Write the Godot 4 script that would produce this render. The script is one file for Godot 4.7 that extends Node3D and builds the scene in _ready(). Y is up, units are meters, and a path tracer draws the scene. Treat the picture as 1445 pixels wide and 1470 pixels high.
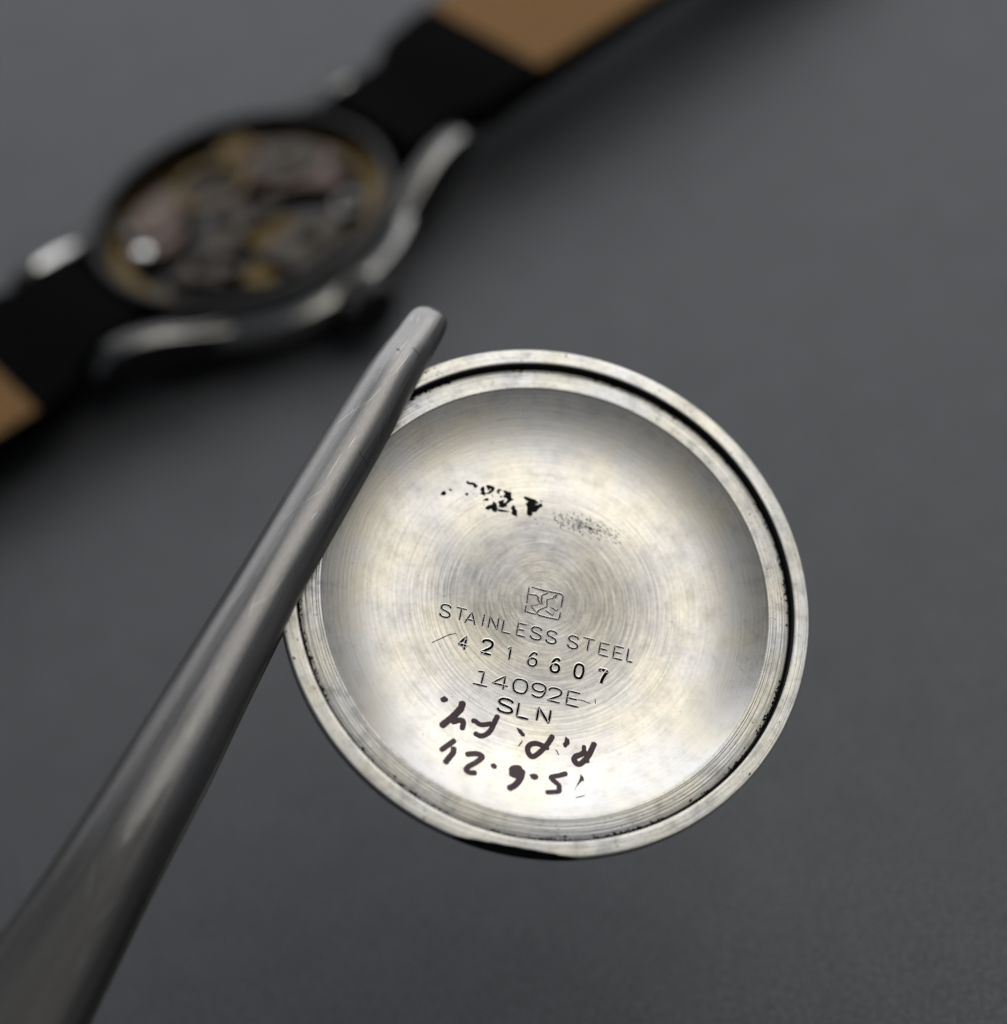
extends Node3D
# A watch case back held in tweezers above a dark mat, with the opened wristwatch lying out of focus behind.
# Shapes are written in millimetres and scaled to metres as they are committed.

const MM := 0.001
var rng := RandomNumberGenerator.new()
var names := {}

# ---------------------------------------------------------------- naming
func numbered(called: String) -> String:
	if not names.has(called):
		names[called] = 0
		return called
	names[called] += 1
	return "%s_%03d" % [called, names[called]]

func thing(called: String, label: String, category: String, at: Vector3, turn: Basis, group := "") -> Node3D:
	var o := Node3D.new()
	o.name = numbered(called)
	add_child(o, true)
	o.transform = Transform3D(turn, at * MM)
	o.set_meta("label", label)
	o.set_meta("category", category)
	if group:
		o.set_meta("group", group)
	return o

func part(called: String, mesh: Mesh, m: Material, parent: Node, label := "") -> MeshInstance3D:
	var o := MeshInstance3D.new()
	o.name = called
	o.mesh = mesh
	if m:
		o.material_override = m
	parent.add_child(o, true)
	if label:
		o.set_meta("label", label)
	return o

# ---------------------------------------------------------------- mesh building (arrays in mm, front faces clockwise)
class Shape:
	var v := PackedVector3Array()
	var uv := PackedVector2Array()
	var ix := PackedInt32Array()
	var seams := PackedInt32Array()

	func quad(a: int, b: int, c: int, d: int) -> void:
		ix.append_array([a, b, c, a, c, d])

	func grid(rows: Array, wrap := false, ulo := 0.0, uhi := 1.0, vs: Array = [], flip := false) -> void:
		var first := v.size()
		var n: int = rows[0].size()
		for i in rows.size():
			if wrap:
				seams.append_array([first + i * n, first + i * n + n - 1])
			for j in n:
				v.append(rows[i][j])
				uv.append(Vector2(lerpf(ulo, uhi, j / float(n - 1)), vs[i] if vs.size() else i / float(rows.size() - 1)))
		for i in rows.size() - 1:
			for j in n - 1:
				var a := first + i * n + j
				if flip:
					quad(a, a + n, a + n + 1, a + 1)
				else:
					quad(a, a + 1, a + n + 1, a + n)

	func fan(poly: PackedVector2Array, h: float, up: bool) -> void:
		var t := Geometry2D.triangulate_polygon(poly)
		var first := v.size()
		for p in poly:
			v.append(Vector3(p.x, h, p.y))
			uv.append(p * 0.05)
		for k in range(0, t.size(), 3):
			var a := poly[t[k]]
			var b := poly[t[k + 1]]
			var c := poly[t[k + 2]]
			var turn := (b - a).cross(c - a) > 0.0
			if turn == up:
				ix.append_array([first + t[k], first + t[k + 1], first + t[k + 2]])
			else:
				ix.append_array([first + t[k], first + t[k + 2], first + t[k + 1]])

	func arrays() -> Array:
		var nrm := PackedVector3Array()
		nrm.resize(v.size())
		for k in range(0, ix.size(), 3):
			var a := v[ix[k]]
			var f := (v[ix[k + 2]] - a).cross(v[ix[k + 1]] - a)
			for q in 3:
				nrm[ix[k + q]] += f
		for k in range(0, seams.size(), 2):      # rows that close on themselves share normals where their ends meet
			var sum := nrm[seams[k]] + nrm[seams[k + 1]]
			nrm[seams[k]] = sum
			nrm[seams[k + 1]] = sum
		var out := PackedVector3Array()
		out.resize(v.size())
		for k in v.size():
			out[k] = v[k] * 0.001
			nrm[k] = nrm[k].normalized() if nrm[k].length_squared() > 0.0 else Vector3.UP
		var arr := []
		arr.resize(Mesh.ARRAY_MAX)
		arr[Mesh.ARRAY_VERTEX] = out
		arr[Mesh.ARRAY_NORMAL] = nrm
		arr[Mesh.ARRAY_TEX_UV] = uv
		arr[Mesh.ARRAY_INDEX] = ix
		return arr

	func mesh() -> ArrayMesh:
		var m := ArrayMesh.new()
		m.add_surface_from_arrays(Mesh.PRIMITIVE_TRIANGLES, arrays())
		return m

# A profile of (radius, height) points turned about the y axis. Runs outwards facing up; every sharp corner starts a new run.
func lathe(s: Shape, prof: Array, around := 256, flip := true, shift = null) -> void:
	var rows := []
	var vs := []
	for p in prof:
		var row := PackedVector3Array()
		for j in around + 1:
			var a := TAU * (j % around) / around
			var r: float = p[0]
			var h: float = p[1]
			if shift != null:
				var q: Vector2 = shift.call(a, r, h)
				r = q.x
				h = q.y
			row.append(Vector3(r * cos(a), h, r * sin(a)))
		rows.append(row)
		vs.append(p[2] if p.size() > 2 else p[0] / 16.0)
	s.grid(rows, true, 0.0, 1.0, vs, flip)

func lathed(prof: Array, around := 128, flip := true) -> ArrayMesh:
	var s := Shape.new()
	lathe(s, prof, around, flip)
	return s.mesh()

# A flat polygon raised from h0 to h1 with a bevelled top edge.
func slab(s: Shape, poly: PackedVector2Array, h0: float, h1: float, bev := 0.15) -> void:
	if Geometry2D.is_polygon_clockwise(poly):
		poly.reverse()
	var n := poly.size()
	var top := PackedVector2Array()
	for k in n:
		var a := (poly[k] - poly[(k + n - 1) % n]).normalized()
		var b := (poly[(k + 1) % n] - poly[k]).normalized()
		var m := (Vector2(-a.y, a.x) + Vector2(-b.y, b.x)).normalized()
		top.append(poly[k] + m * bev)
	s.fan(top, h1, true)
	for k in n:
		var a := poly[k]
		var b := poly[(k + 1) % n]
		for ring in [[a, b, b, a, h0, h1 - bev], [a, b, top[(k + 1) % n], top[k], h1 - bev, h1]]:
			var f := s.v.size()
			s.v.append_array([Vector3(ring[0].x, ring[4], ring[0].y), Vector3(ring[1].x, ring[4], ring[1].y), Vector3(ring[2].x, ring[5], ring[2].y), Vector3(ring[3].x, ring[5], ring[3].y)])
			for q in 4:
				s.uv.append(Vector2(0.5, 0.5))
			s.quad(f, f + 1, f + 2, f + 3)

func circle(c: Vector2, r: float, n := 32) -> PackedVector2Array:
	var out := PackedVector2Array()
	for k in n:
		out.append(c + Vector2.from_angle(TAU * k / n) * r)
	return out

# ---------------------------------------------------------------- textures
func noise(seed_: int, freq: float, octaves := 3) -> FastNoiseLite:
	var n := FastNoiseLite.new()
	n.seed = seed_
	n.noise_type = FastNoiseLite.TYPE_SIMPLEX_SMOOTH
	n.frequency = freq
	n.fractal_octaves = octaves
	return n

func as_texture(w: int, h: int, data: PackedByteArray, rgb := false) -> ImageTexture:
	return ImageTexture.create_from_image(Image.create_from_data(w, h, false, Image.FORMAT_RGB8 if rgb else Image.FORMAT_L8, data))

# Streaks: noise that is long in one direction and fine in the other.
func streaks(seed_: int, w: int, h: int, cells: int, rows: int) -> PackedByteArray:
	var small := noise(seed_, 0.45, 2).get_seamless_image(cells, rows)
	small.convert(Image.FORMAT_L8)
	var wide := Image.create_empty(cells * 3, rows, false, Image.FORMAT_L8)      # three side by side, so that the ends meet
	for k in 3:
		wide.blit_rect(small, Rect2i(0, 0, cells, rows), Vector2i(cells * k, 0))
	wide.resize(w * 3, h, Image.INTERPOLATE_CUBIC)
	return wide.get_region(Rect2i(w, 0, w, h)).get_data()

func steel(color: Color, rough: float) -> StandardMaterial3D:
	var m := StandardMaterial3D.new()
	m.albedo_color = color
	m.metallic = 1.0
	m.roughness = rough
	return m

func plain(color: Color, rough: float) -> StandardMaterial3D:
	var m := StandardMaterial3D.new()
	m.albedo_color = color
	m.roughness = rough
	return m

# ---------------------------------------------------------------- the scene
func _ready() -> void:
	rng.seed = 4216
	set_camera_and_light()
	lay_mat()
	build_case_back()
	build_tweezers()
	build_wristwatch()

func set_camera_and_light() -> void:
	var lens := CameraAttributesPhysical.new()
	lens.frustum_focal_length = 12.0 / (735.0 / 2828.0)
	lens.frustum_focus_distance = 0.1165
	lens.frustum_near = 0.01
	lens.frustum_far = 20.0
	lens.exposure_aperture = lens.frustum_focal_length / 4.2
	var cam := Camera3D.new()
	cam.name = "camera"
	add_child(cam)
	cam.attributes = lens
	cam.fov = rad_to_deg(2.0 * atan(735.0 / 2828.0))
	cam.near = 0.01
	cam.far = 20.0
	cam.transform = Transform3D(Basis(Vector3(0.9661, -0.1816, 0.1836), Vector3(0.2582, 0.6795, -0.6867), Vector3(0.0, 0.7108, 0.7034)).orthonormalized(), Vector3(0, 118.06, 0) * MM)
	cam.current = true
	var around := WorldEnvironment.new()
	var e := Environment.new()
	e.background_mode = Environment.BG_COLOR
	e.background_color = Color(0.085, 0.09520000000000002, 0.11050000000000001).linear_to_srgb()
	e.tonemap_mode = Environment.TONE_MAPPER_LINEAR
	e.tonemap_exposure = 1.0
	e.sdfgi_enabled = true
	e.ssao_enabled = true
	e.ssil_enabled = true
	around.environment = e
	add_child(around)
	# the work lamp above and behind the things
	var lamp := AreaLight3D.new()
	lamp.name = "work_lamp"
	add_child(lamp)
	lamp.area_size = Vector2(0.18, 0.18)
	lamp.light_color = Color(1.0, 0.985, 0.955)
	lamp.light_energy = 0.0235
	lamp.light_size = 0.3
	lamp.shadow_enabled = true
	lamp.position = Vector3(146, 262, -78) * MM
	lamp.look_at_from_position(lamp.position, Vector3(10, 0, -120) * MM, Vector3.FORWARD)
	# a second, softer lamp farther back
	var rear := AreaLight3D.new()
	rear.name = "rear_lamp"
	add_child(rear)
	rear.area_size = Vector2(0.62, 0.36)
	rear.light_color = Color(0.985, 0.99, 1.0)
	rear.light_energy = 0.15
	rear.light_size = 0.3
	rear.shadow_enabled = true
	rear.position = Vector3(60, 235, -360) * MM
	rear.look_at_from_position(rear.position, Vector3(-10, 0, -190) * MM, Vector3.UP)

func lay_mat() -> void:
	var s := Shape.new()
	var rows := []
	for i in 61:
		var row := PackedVector3Array()
		for j in 61:
			row.append(Vector3(-320 + 640 * j / 60.0, 0, -420 + 640 * i / 60.0))
		rows.append(row)
	s.grid(rows, false, 0, 1, [], true)
	var m := plain(Color(0.099, 0.1012, 0.108).linear_to_srgb(), 0.62)
	m.metallic_specular = 0.4
	var grain := noise(31, 0.42, 3).get_seamless_image(512, 512)
	grain.convert(Image.FORMAT_L8)
	var bump := ImageTexture.create_from_image(grain)
	m.heightmap_enabled = true
	m.heightmap_texture = bump
	m.heightmap_scale = 0.005
	var d := PackedByteArray()
	d.resize(512 * 512)
	var g := grain.get_data()
	var patch := noise(32, 0.02, 3).get_seamless_image(512, 512)
	patch.convert(Image.FORMAT_L8)
	var pd := patch.get_data()
	for k in d.size():
		d[k] = clampi(205 + (g[k] - 128) * 2 / 3 + (pd[k] - 128) / 16, 0, 255)
	m.albedo_texture = as_texture(512, 512, d)
	m.uv1_scale = Vector3(9, 9, 1)
	var o := part("mat_surface", s.mesh(), m, self)
	o.set_meta("kind", "structure")

# ---------------------------------------------------------------- the case back
const RIM := 13.5

func bowl(r: float) -> float:
	return -1.9 + (0.0 if r < 8.0 else 1.37 * pow((r - 8.0) / 5.5, 2.3))

func on_bowl(p: Vector2, lift: float) -> Vector3:
	var r := minf(p.length(), RIM)
	return Vector3(p.x, bowl(r) + lift, p.y)

var dark_fill: StandardMaterial3D
var bright_lip: StandardMaterial3D
var ink: StandardMaterial3D
var residue: StandardMaterial3D

func turned_steel(seed_: int, color: Color, rough: float, relief: float, stain: float, rows: int, aniso := 0.6, heart := 0.0, centre_dark := 0.0) -> StandardMaterial3D:
	var w := 1024
	var h := 1024
	var m := steel(Color.WHITE, 1.0)
	var fine := streaks(seed_, w, h, 24, rows)
	var mid := streaks(seed_ + 1, w, h, 10, rows / 4)
	var nicks := streaks(seed_ + 2, w, h, 160, rows)
	var bump := PackedByteArray()
	bump.resize(w * h)
	for k in w * h:
		var fade := 1.0 if heart == 0.0 else lerpf(0.6, 1.0, smoothstep(10.5, 6.0, (k / w) * 16.0 / h))
		bump[k] = clampi(128 + int(fade * ((fine[k] - 128) * 0.55 + (mid[k] - 128) * 0.12 + (nicks[k] - 128) * 0.35)), 0, 255)
	m.heightmap_enabled = true
	m.heightmap_texture = as_texture(w, h, bump)
	m.heightmap_scale = relief
	# stains follow the metal's face, not the turning: noise looked up on the disc
	var tw := 1024
	var th := 384
	var a := noise(seed_ + 5, 0.16, 4)
	var b := noise(seed_ + 6, 0.55, 3)
	var c := noise(seed_ + 7, 2.6, 2)
	var rgb := PackedByteArray()
	rgb.resize(tw * th * 3)
	var rg := PackedByteArray()
	rg.resize(tw * th)
	var base := color
	var tone := 0.85
	for y in th:
		var r := (y + 0.5) / th * 16.0
		for x in tw:
			var t := TAU * x / tw
			var px := r * cos(t)
			var py := r * sin(t)
			var na := a.get_noise_2d(px, py)
			var nb := b.get_noise_2d(px, py)
			var nc := c.get_noise_2d(px, py)
			var f := (fine[(y * h / th) * w + x] / 255.0 - 0.5) * (1.0 if heart == 0.0 else lerpf(0.5, 1.0, smoothstep(10.0, 5.5, r)))
			var dark := stain * (maxf(0.0, nb - 0.05) * 0.55 + maxf(0.0, nc - 0.25) * 0.5) + f * 0.20
			var warm := clampf(na * 2.2, -1.0, 1.0)
			var k := (y * tw + x) * 3
			var l := (1.0 - dark) * (1.0 - centre_dark * smoothstep(8.2, 4.0, r + na * 3.5 + nb * 1.2))  # darker towards the centre, with a noise-warped edge
			rgb[k] = clampi(int(255.0 * pow(base.r * l * (1.0 + 0.03 * warm * tone), 1.0 / 2.2)), 0, 255)
			rgb[k + 1] = clampi(int(255.0 * pow(base.g * l * (1.0 + 0.005 * warm * tone), 1.0 / 2.2)), 0, 255)
			rgb[k + 2] = clampi(int(255.0 * pow(base.b * l * (1.0 - 0.07 * warm * tone), 1.0 / 2.2)), 0, 255)
			rg[y * tw + x] = clampi(int(255.0 * (rough + heart * smoothstep(8.0, 3.5, r) + nb * 0.05 + nc * 0.03 + f * 0.14)), 40, 255)
	m.albedo_texture = as_texture(tw, th, rgb, true)
	m.roughness_texture = as_texture(tw, th, rg)
	m.roughness_texture_channel = BaseMaterial3D.TEXTURE_CHANNEL_RED
	m.anisotropy_enabled = true
	m.anisotropy = -aniso
	return m

func build_case_back() -> void:
	var turn := Basis(Vector3(0.8701, -0.4023, 0.2846), Vector3(0.2693, 0.8718, 0.4091), Vector3(-0.4127, -0.2793, 0.867)).orthonormalized()
	var back := thing("watch_case_back", "round steel watch case back with engraved and handwritten inside, held in the tweezers", "case back", Vector3(1.476, 31.515, -78.296), turn)
	var inside := turned_steel(100, Color(0.54, 0.52, 0.48), 0.37, 0.0009, 0.22, 200, 0.7, 0.12, 0.22)
	var land := turned_steel(200, Color(0.52, 0.51, 0.48), 0.46, 0.0018, 0.7, 260, 0.4)
	var black := plain(Color(0.012, 0.011, 0.010).linear_to_srgb(), 0.75)

	# the shallow dish that carries the marks
	var s := Shape.new()
	var prof := []
	for k in 76:
		var r := 0.02 + (RIM - 0.02) * k / 75.0
		prof.append([r, bowl(r)])
	lathe(s, prof, 320)
	var dish := part("dish", s.mesh(), inside, back)

	# the turned ring round the dish: a rounded inner lip, fine turned ridges, an outer chamfer
	s = Shape.new()
	lathe(s, [[13.5, -0.53], [13.54, -0.47], [13.6, -0.45], [13.68, -0.455]], 320)
	var ridges := []
	var ups := [0.0, 0.035, 0.0, 0.0, 0.04, 0.0, 0.03, 0.0, 0.0, 0.04, 0.0, 0.02, 0.0, 0.03, 0.0]
	for k in ups.size():
		ridges.append([13.68 + 0.045 * k, -0.455 - 0.003 * k - ups[k] * 0.6])
	ridges.append([14.42, -0.51])
	ridges.append([14.46, -0.535])
	ridges.append([14.50, -0.52])
	ridges.append([14.55, -0.53])
	lathe(s, ridges, 320)
	lathe(s, [[14.55, -0.53], [14.80, -0.565], [14.86, -0.60], [14.90, -0.70]], 320)
	part("turned_ring", s.mesh(), land, back)
	# groove with the black remains of the gasket
	s = Shape.new()
	lathe(s, [[14.90, -0.70], [14.90, -1.2]], 320)
	lathe(s, [[14.90, -1.2], [15.03, -1.2]], 320)
	lathe(s, [[15.03, -1.2], [15.03, -0.16], [15.035, -0.05]], 320)
	part("groove", s.mesh(), black, back)
	s = Shape.new()
	var wob := noise(9, 1.1, 3)
	lathe(s, [[14.905, -0.90], [14.93, -0.85], [14.96, -0.84], [14.99, -0.88], [15.01, -0.95], [15.028, -1.1]], 320, true, func(a: float, r: float, h: float) -> Vector2:
		var w := wob.get_noise_2d(cos(a) * 22.0, sin(a) * 22.0)
		return Vector2(r + w * 0.01, h + w * 0.10 - 0.05))
	part("gasket_remains", s.mesh(), plain(Color(0.016, 0.015, 0.014).linear_to_srgb(), 0.42), back)

	# the flat outer land, cut away along a chord where a knife opens the case
	var cut := func(a: float, r: float, h: float) -> Vector2:
		var away := Vector2(0.0546, 0.9985).dot(Vector2(cos(a), sin(a)))
		if away > 0.5 and h > -0.5:
			return Vector2(minf(r, (15.56 + 0.012 * sin(a * 90.0)) / away), h)
		return Vector2(r, h)
	s = Shape.new()
	lathe(s, [[15.035, -0.05], [15.06, 0.0], [15.2, 0.01], [15.5, 0.01], [15.8, 0.004], [15.9, -0.01]], 640, true, cut)
	lathe(s, [[15.9, -0.01], [15.96, -0.035], [16.0, -0.09]], 640, true, cut)
	part("outer_land", s.mesh(), land, back)
	s = Shape.new()
	lathe(s, [[16.0, -0.09], [16.0, -0.45]], 640, true, cut)
	part("rim_edge", s.mesh(), steel(Color(0.5, 0.49, 0.47), 0.3), back)
	s = Shape.new()
	lathe(s, [[16.0, -0.45], [16.0, -0.62], [15.94, -0.74]], 640, true, func(a: float, r: float, h: float) -> Vector2: return cut.call(a, r, h) if h > -0.5 else Vector2(r, h))
	part("pry_ledge", s.mesh(), steel(Color(0.02, 0.02, 0.02).linear_to_srgb(), 0.5), back)  # near-black colour stands in for the shade below the cut
	# the domed outside
	s = Shape.new()
	lathe(s, [[15.94, -0.74], [15.6, -0.95], [15.0, -1.25], [14.0, -1.95], [13.2, -2.5], [12.2, -2.85], [11.0, -2.95], [6.0, -3.0], [0.02, -3.0]], 320)
	part("outer_dome", s.mesh(), steel(Color(0.5, 0.49, 0.48), 0.28), back)
	# dirt caught beside the groove
	part("dirt_crust", crumbs(), residue_material(), back).set_meta("kind", "stuff")
	s = Shape.new()
	for k in 120:
		var a := rng.randfn(1.9, 0.75) if k < 80 else rng.randf() * TAU
		var r0 := rng.randf_range(15.1, 15.6)
		var slant := rng.randfn(0.0, 0.012)
		var wide := rng.randf_range(0.0007, 0.002)
		var r1 := minf(r0 + rng.randf_range(0.08, 0.4), 15.45)
		s.grid([PackedVector3Array([Vector3(r0 * cos(a), 0.014, r0 * sin(a)), Vector3(r0 * cos(a + wide), 0.014, r0 * sin(a + wide))]), PackedVector3Array([Vector3(r1 * cos(a + slant), 0.014, r1 * sin(a + slant)), Vector3(r1 * cos(a + slant + wide), 0.014, r1 * sin(a + slant + wide))])], false, 0.1, 0.9, [], true)
	part("nicks", s.mesh(), steel(Color(0.16, 0.155, 0.14).linear_to_srgb(), 0.6), back).set_meta("kind", "stuff")
	mark_dish(dish)

func residue_material() -> StandardMaterial3D:
	if residue == null:
		residue = plain(Color(0.010, 0.011, 0.009).linear_to_srgb(), 0.7)
		residue.metallic_specular = 0.15
	return residue

# Irregular flat crumbs of dirt along the ring, more of them on the groove side.
func crumbs() -> ArrayMesh:
	var s := Shape.new()
	var along := noise(77, 0.9, 2)
	for k in 2200:
		var a := rng.randf() * TAU
		var dens := along.get_noise_2d(cos(a) * 4.0, sin(a) * 4.0)
		if rng.randf() > 0.36 + dens * 1.3:
			continue
		var in_ring := rng.randf() < 0.85
		var r := 14.88 - absf(rng.randfn(0.0, 0.10)) if in_ring else rng.randf_range(13.75, 14.5)
		var h := -0.455 - 0.085 * (r - 13.68) - 0.07 * maxf(0.0, r - 14.55) + 0.005
		if rng.randf() < 0.05:
			r = rng.randf_range(15.2, 15.85)
			h = 0.004
		var size := rng.randf_range(0.03, 0.10) * (1.0 if in_ring else 0.45)
		var c := Vector2.from_angle(a) * r
		var tang := Vector2.from_angle(a + PI / 2)
		var out := Vector2.from_angle(a)
		var first := s.v.size()
		s.v.append(Vector3(c.x, h + 0.035, c.y))
		s.uv.append(Vector2.ZERO)
		for q in 7:
			var e := TAU * q / 7.0
			var p := c + tang * cos(e) * size * rng.randf_range(0.7, 2.4) + out * sin(e) * size * rng.randf_range(0.5, 1.2)
			s.v.append(Vector3(p.x, h - 0.015, p.y))
			s.uv.append(Vector2.ZERO)
		for q in 7:
			s.ix.append_array([first, first + 1 + q, first + 1 + (q + 1) % 7])
	return s.mesh()

# ---------------------------------------------------------------- marks in the dish
func smoothed(p: PackedVector2Array) -> PackedVector2Array:
	if p.size() < 3:
		return p
	var out := PackedVector2Array()
	for k in p.size() - 1:
		for q in 8:
			out.append(p[k].cubic_interpolate(p[k + 1], p[maxi(k - 1, 0)], p[mini(k + 2, p.size() - 1)], q / 8.0))
	out.append(p[p.size() - 1])
	return out

func pairs(l: Array) -> PackedVector2Array:
	var out := PackedVector2Array()
	for k in range(0, l.size(), 2):
		out.append(Vector2(l[k], l[k + 1]))
	return out

# A band along a path that follows the dish: across = [[offset, lift], ...] in units of half the width and mm.
func band(s: Shape, p: PackedVector2Array, widths: PackedFloat32Array, across: Array, lift := 0.0) -> void:
	var rows := []
	for k in p.size():
		var t := (p[mini(k + 1, p.size() - 1)] - p[maxi(k - 1, 0)]).normalized()
		var side := Vector2(-t.y, t.x)
		var row := PackedVector3Array()
		for c in across:
			row.append(on_bowl(p[k] + side * (c[0] * widths[k] * 0.5), c[1] + lift))
		rows.append(row)
	s.grid(rows, false, 0.1, 0.9, [], false)

func cut_groove(dark: Shape, lip: Shape, p: PackedVector2Array, w: float) -> void:
	if p.size() == 2:
		p = PackedVector2Array([p[0], p[0].lerp(p[1], 0.5), p[1]])
	var wd := PackedFloat32Array()
	for k in p.size():
		wd.append(w * 1.12 * (0.72 if k == 0 or k == p.size() - 1 else rng.randf_range(0.92, 1.08)))
	band(dark, p, wd, [[-1.0, 0.010], [0.0, 0.006], [1.0, 0.010]])
	band(lip, p, wd, [[-1.65, -0.001], [-1.25, 0.011], [-1.0, 0.0105]])
	band(lip, p, wd, [[1.0, 0.0105], [1.25, 0.011], [1.65, -0.001]])

func engraved(parent: Node3D, called: String, strokes: Array, w: float) -> void:
	var dark := Shape.new()
	var lip := Shape.new()
	for p in strokes:
		cut_groove(dark, lip, p, w)
	var m := ArrayMesh.new()
	m.add_surface_from_arrays(Mesh.PRIMITIVE_TRIANGLES, dark.arrays())
	m.add_surface_from_arrays(Mesh.PRIMITIVE_TRIANGLES, lip.arrays())
	m.surface_set_material(0, dark_fill)
	m.surface_set_material(1, bright_lip)
	part(called, m, null, parent)

func groove(parent: Node3D, called: String, l: Array, w: float) -> void:
	engraved(parent, called, [pairs(l)], w)

const STROKES := {
	"S": ["~0.95 0.2 0.8 0.05 0.5 0 0.2 0.05 0.05 0.23 0.16 0.41 0.5 0.49 0.85 0.6 0.98 0.78 0.82 0.95 0.5 1 0.17 0.94 0.02 0.77"],
	"T": ["0 0 1 0", "0.5 0 0.5 1"],
	"A": ["0 1 0.5 0", "0.5 0 1 1", "0.2 0.66 0.8 0.66"],
	"I": ["0.5 0 0.5 1"],
	"N": ["0 1 0 0", "0 0 1 1", "1 1 1 0"],
	"L": ["0 0 0 1", "0 1 1 1"],
	"E": ["0 0 0 1", "0 0 0.95 0", "0 0.5 0.78 0.5", "0 1 1 1"],
	"4": ["0.72 1 0.72 0", "0.72 0 0 0.68", "0 0.68 1 0.68"],
	"2": ["~0.03 0.26 0.14 0.08 0.5 0 0.86 0.08 0.96 0.3 0.8 0.52 0.4 0.77 0.03 1", "0.03 1 1 1"],
	"1": ["0 0.17 0.75 0", "0.75 0 0.75 1"],
	"i": ["0.17 0.05 0.6 0", "0.6 0 0.55 1", "0 1 1 1"],
	"6": ["~0.92 0.14 0.7 0.01 0.42 0.05 0.15 0.3 0.02 0.66 0.12 0.91 0.45 1 0.83 0.93 0.99 0.7 0.86 0.48 0.5 0.42 0.18 0.52 0.04 0.7"],
	"9": ["~0.95 0.3 0.82 0.5 0.5 0.58 0.15 0.5 0.02 0.29 0.15 0.07 0.5 0 0.85 0.08 0.98 0.32 0.94 0.66 0.76 0.92 0.42 1 0.06 0.9"],
	"0": ["~0.5 0 0.86 0.1 1 0.5 0.86 0.9 0.5 1 0.14 0.9 0 0.5 0.14 0.1 0.5 0 0.6 0.01"],
	"7": ["0.03 0.22 0.03 0.03", "0 0.05 0.98 0.05", "~0.98 0.05 0.66 0.45 0.5 0.75 0.44 1"],
}

func glyph(parent: Node3D, called: String, which: String, x: float, z: float, w: float, h: float, stroke: float) -> void:
	var lines := []
	for text in STROKES[which]:
		var soft: bool = text.begins_with("~")
		var p := PackedVector2Array()
		var n: PackedFloat64Array = text.trim_prefix("~").split_floats(" ")
		for k in range(0, n.size(), 2):
			p.append(Vector2(x + (n[k] - 0.5) * w, z + (n[k + 1] - 0.5) * h))
		lines.append(smoothed(p) if soft else p)
	engraved(parent, called, lines, stroke)

func handwriting(parent: Node3D, called: String, strokes: Array) -> void:
	var s := Shape.new()
	var lift := 0.006
	for line in strokes:
		var w: float = line[0]
		var p := smoothed(pairs(line[1]))
		var q := PackedVector2Array()
		var wd := PackedFloat32Array()
		var t0 := (p[0] - p[mini(2, p.size() - 1)]).normalized()
		var t1 := (p[p.size() - 1] - p[maxi(p.size() - 3, 0)]).normalized()
		for c in [0.32, 0.24, 0.12]:
			q.append(p[0] + t0 * c * w)
			wd.append(w * sqrt(1.02 - pow(c / 0.32, 2.0)) * 0.9)
		for k in p.size():
			q.append(p[k])
			wd.append(w * rng.randf_range(0.95, 1.05))
		for c in [0.12, 0.24, 0.32]:
			q.append(p[p.size() - 1] + t1 * c * w)
			wd.append(w * sqrt(1.02 - pow(c / 0.32, 2.0)) * 0.9)
		band(s, q, wd, [[-1.0, 0.0], [-0.9, 0.006], [-0.5, 0.010], [0.0, 0.009], [0.5, 0.010], [0.9, 0.006], [1.0, 0.0]], lift)
		lift += 0.005
	part(called, s.mesh(), ink, parent)

# The same outline with small uneven teeth.
func ragged(p: PackedVector2Array) -> PackedVector2Array:
	var out := PackedVector2Array()
	for k in p.size():
		var q := p[(k + 1) % p.size()]
		var n := maxi(1, int(p[k].distance_to(q) / 0.05))
		for c in n:
			out.append(p[k].lerp(q, c / float(n)) + Vector2(rng.randfn(0.0, 0.007), rng.randfn(0.0, 0.007)))
	return out

func blot(parent: Node3D, called: String, l: Array, m: Material, lift: float) -> void:
	var p := pairs(l)
	var wider := Geometry2D.offset_polygon(p, 0.018)
	if wider.size() == 1 and m == residue:
		var torn := ragged(wider[0])
		p = wider[0] if Geometry2D.triangulate_polygon(torn).is_empty() else torn
	var s := Shape.new()
	s.fan(p, 0.0, true)
	for k in s.v.size():
		s.v[k] = on_bowl(Vector2(s.v[k].x, s.v[k].z), lift)
	part(called, s.mesh(), m, parent)

func ink_dot(parent: Node3D, called: String, l: Array) -> void:
	blot(parent, called, l, ink, 0.012)

func flake(parent: Node3D, called: String, l: Array) -> void:
	blot(parent, called, l, residue_material(), 0.010)

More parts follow.
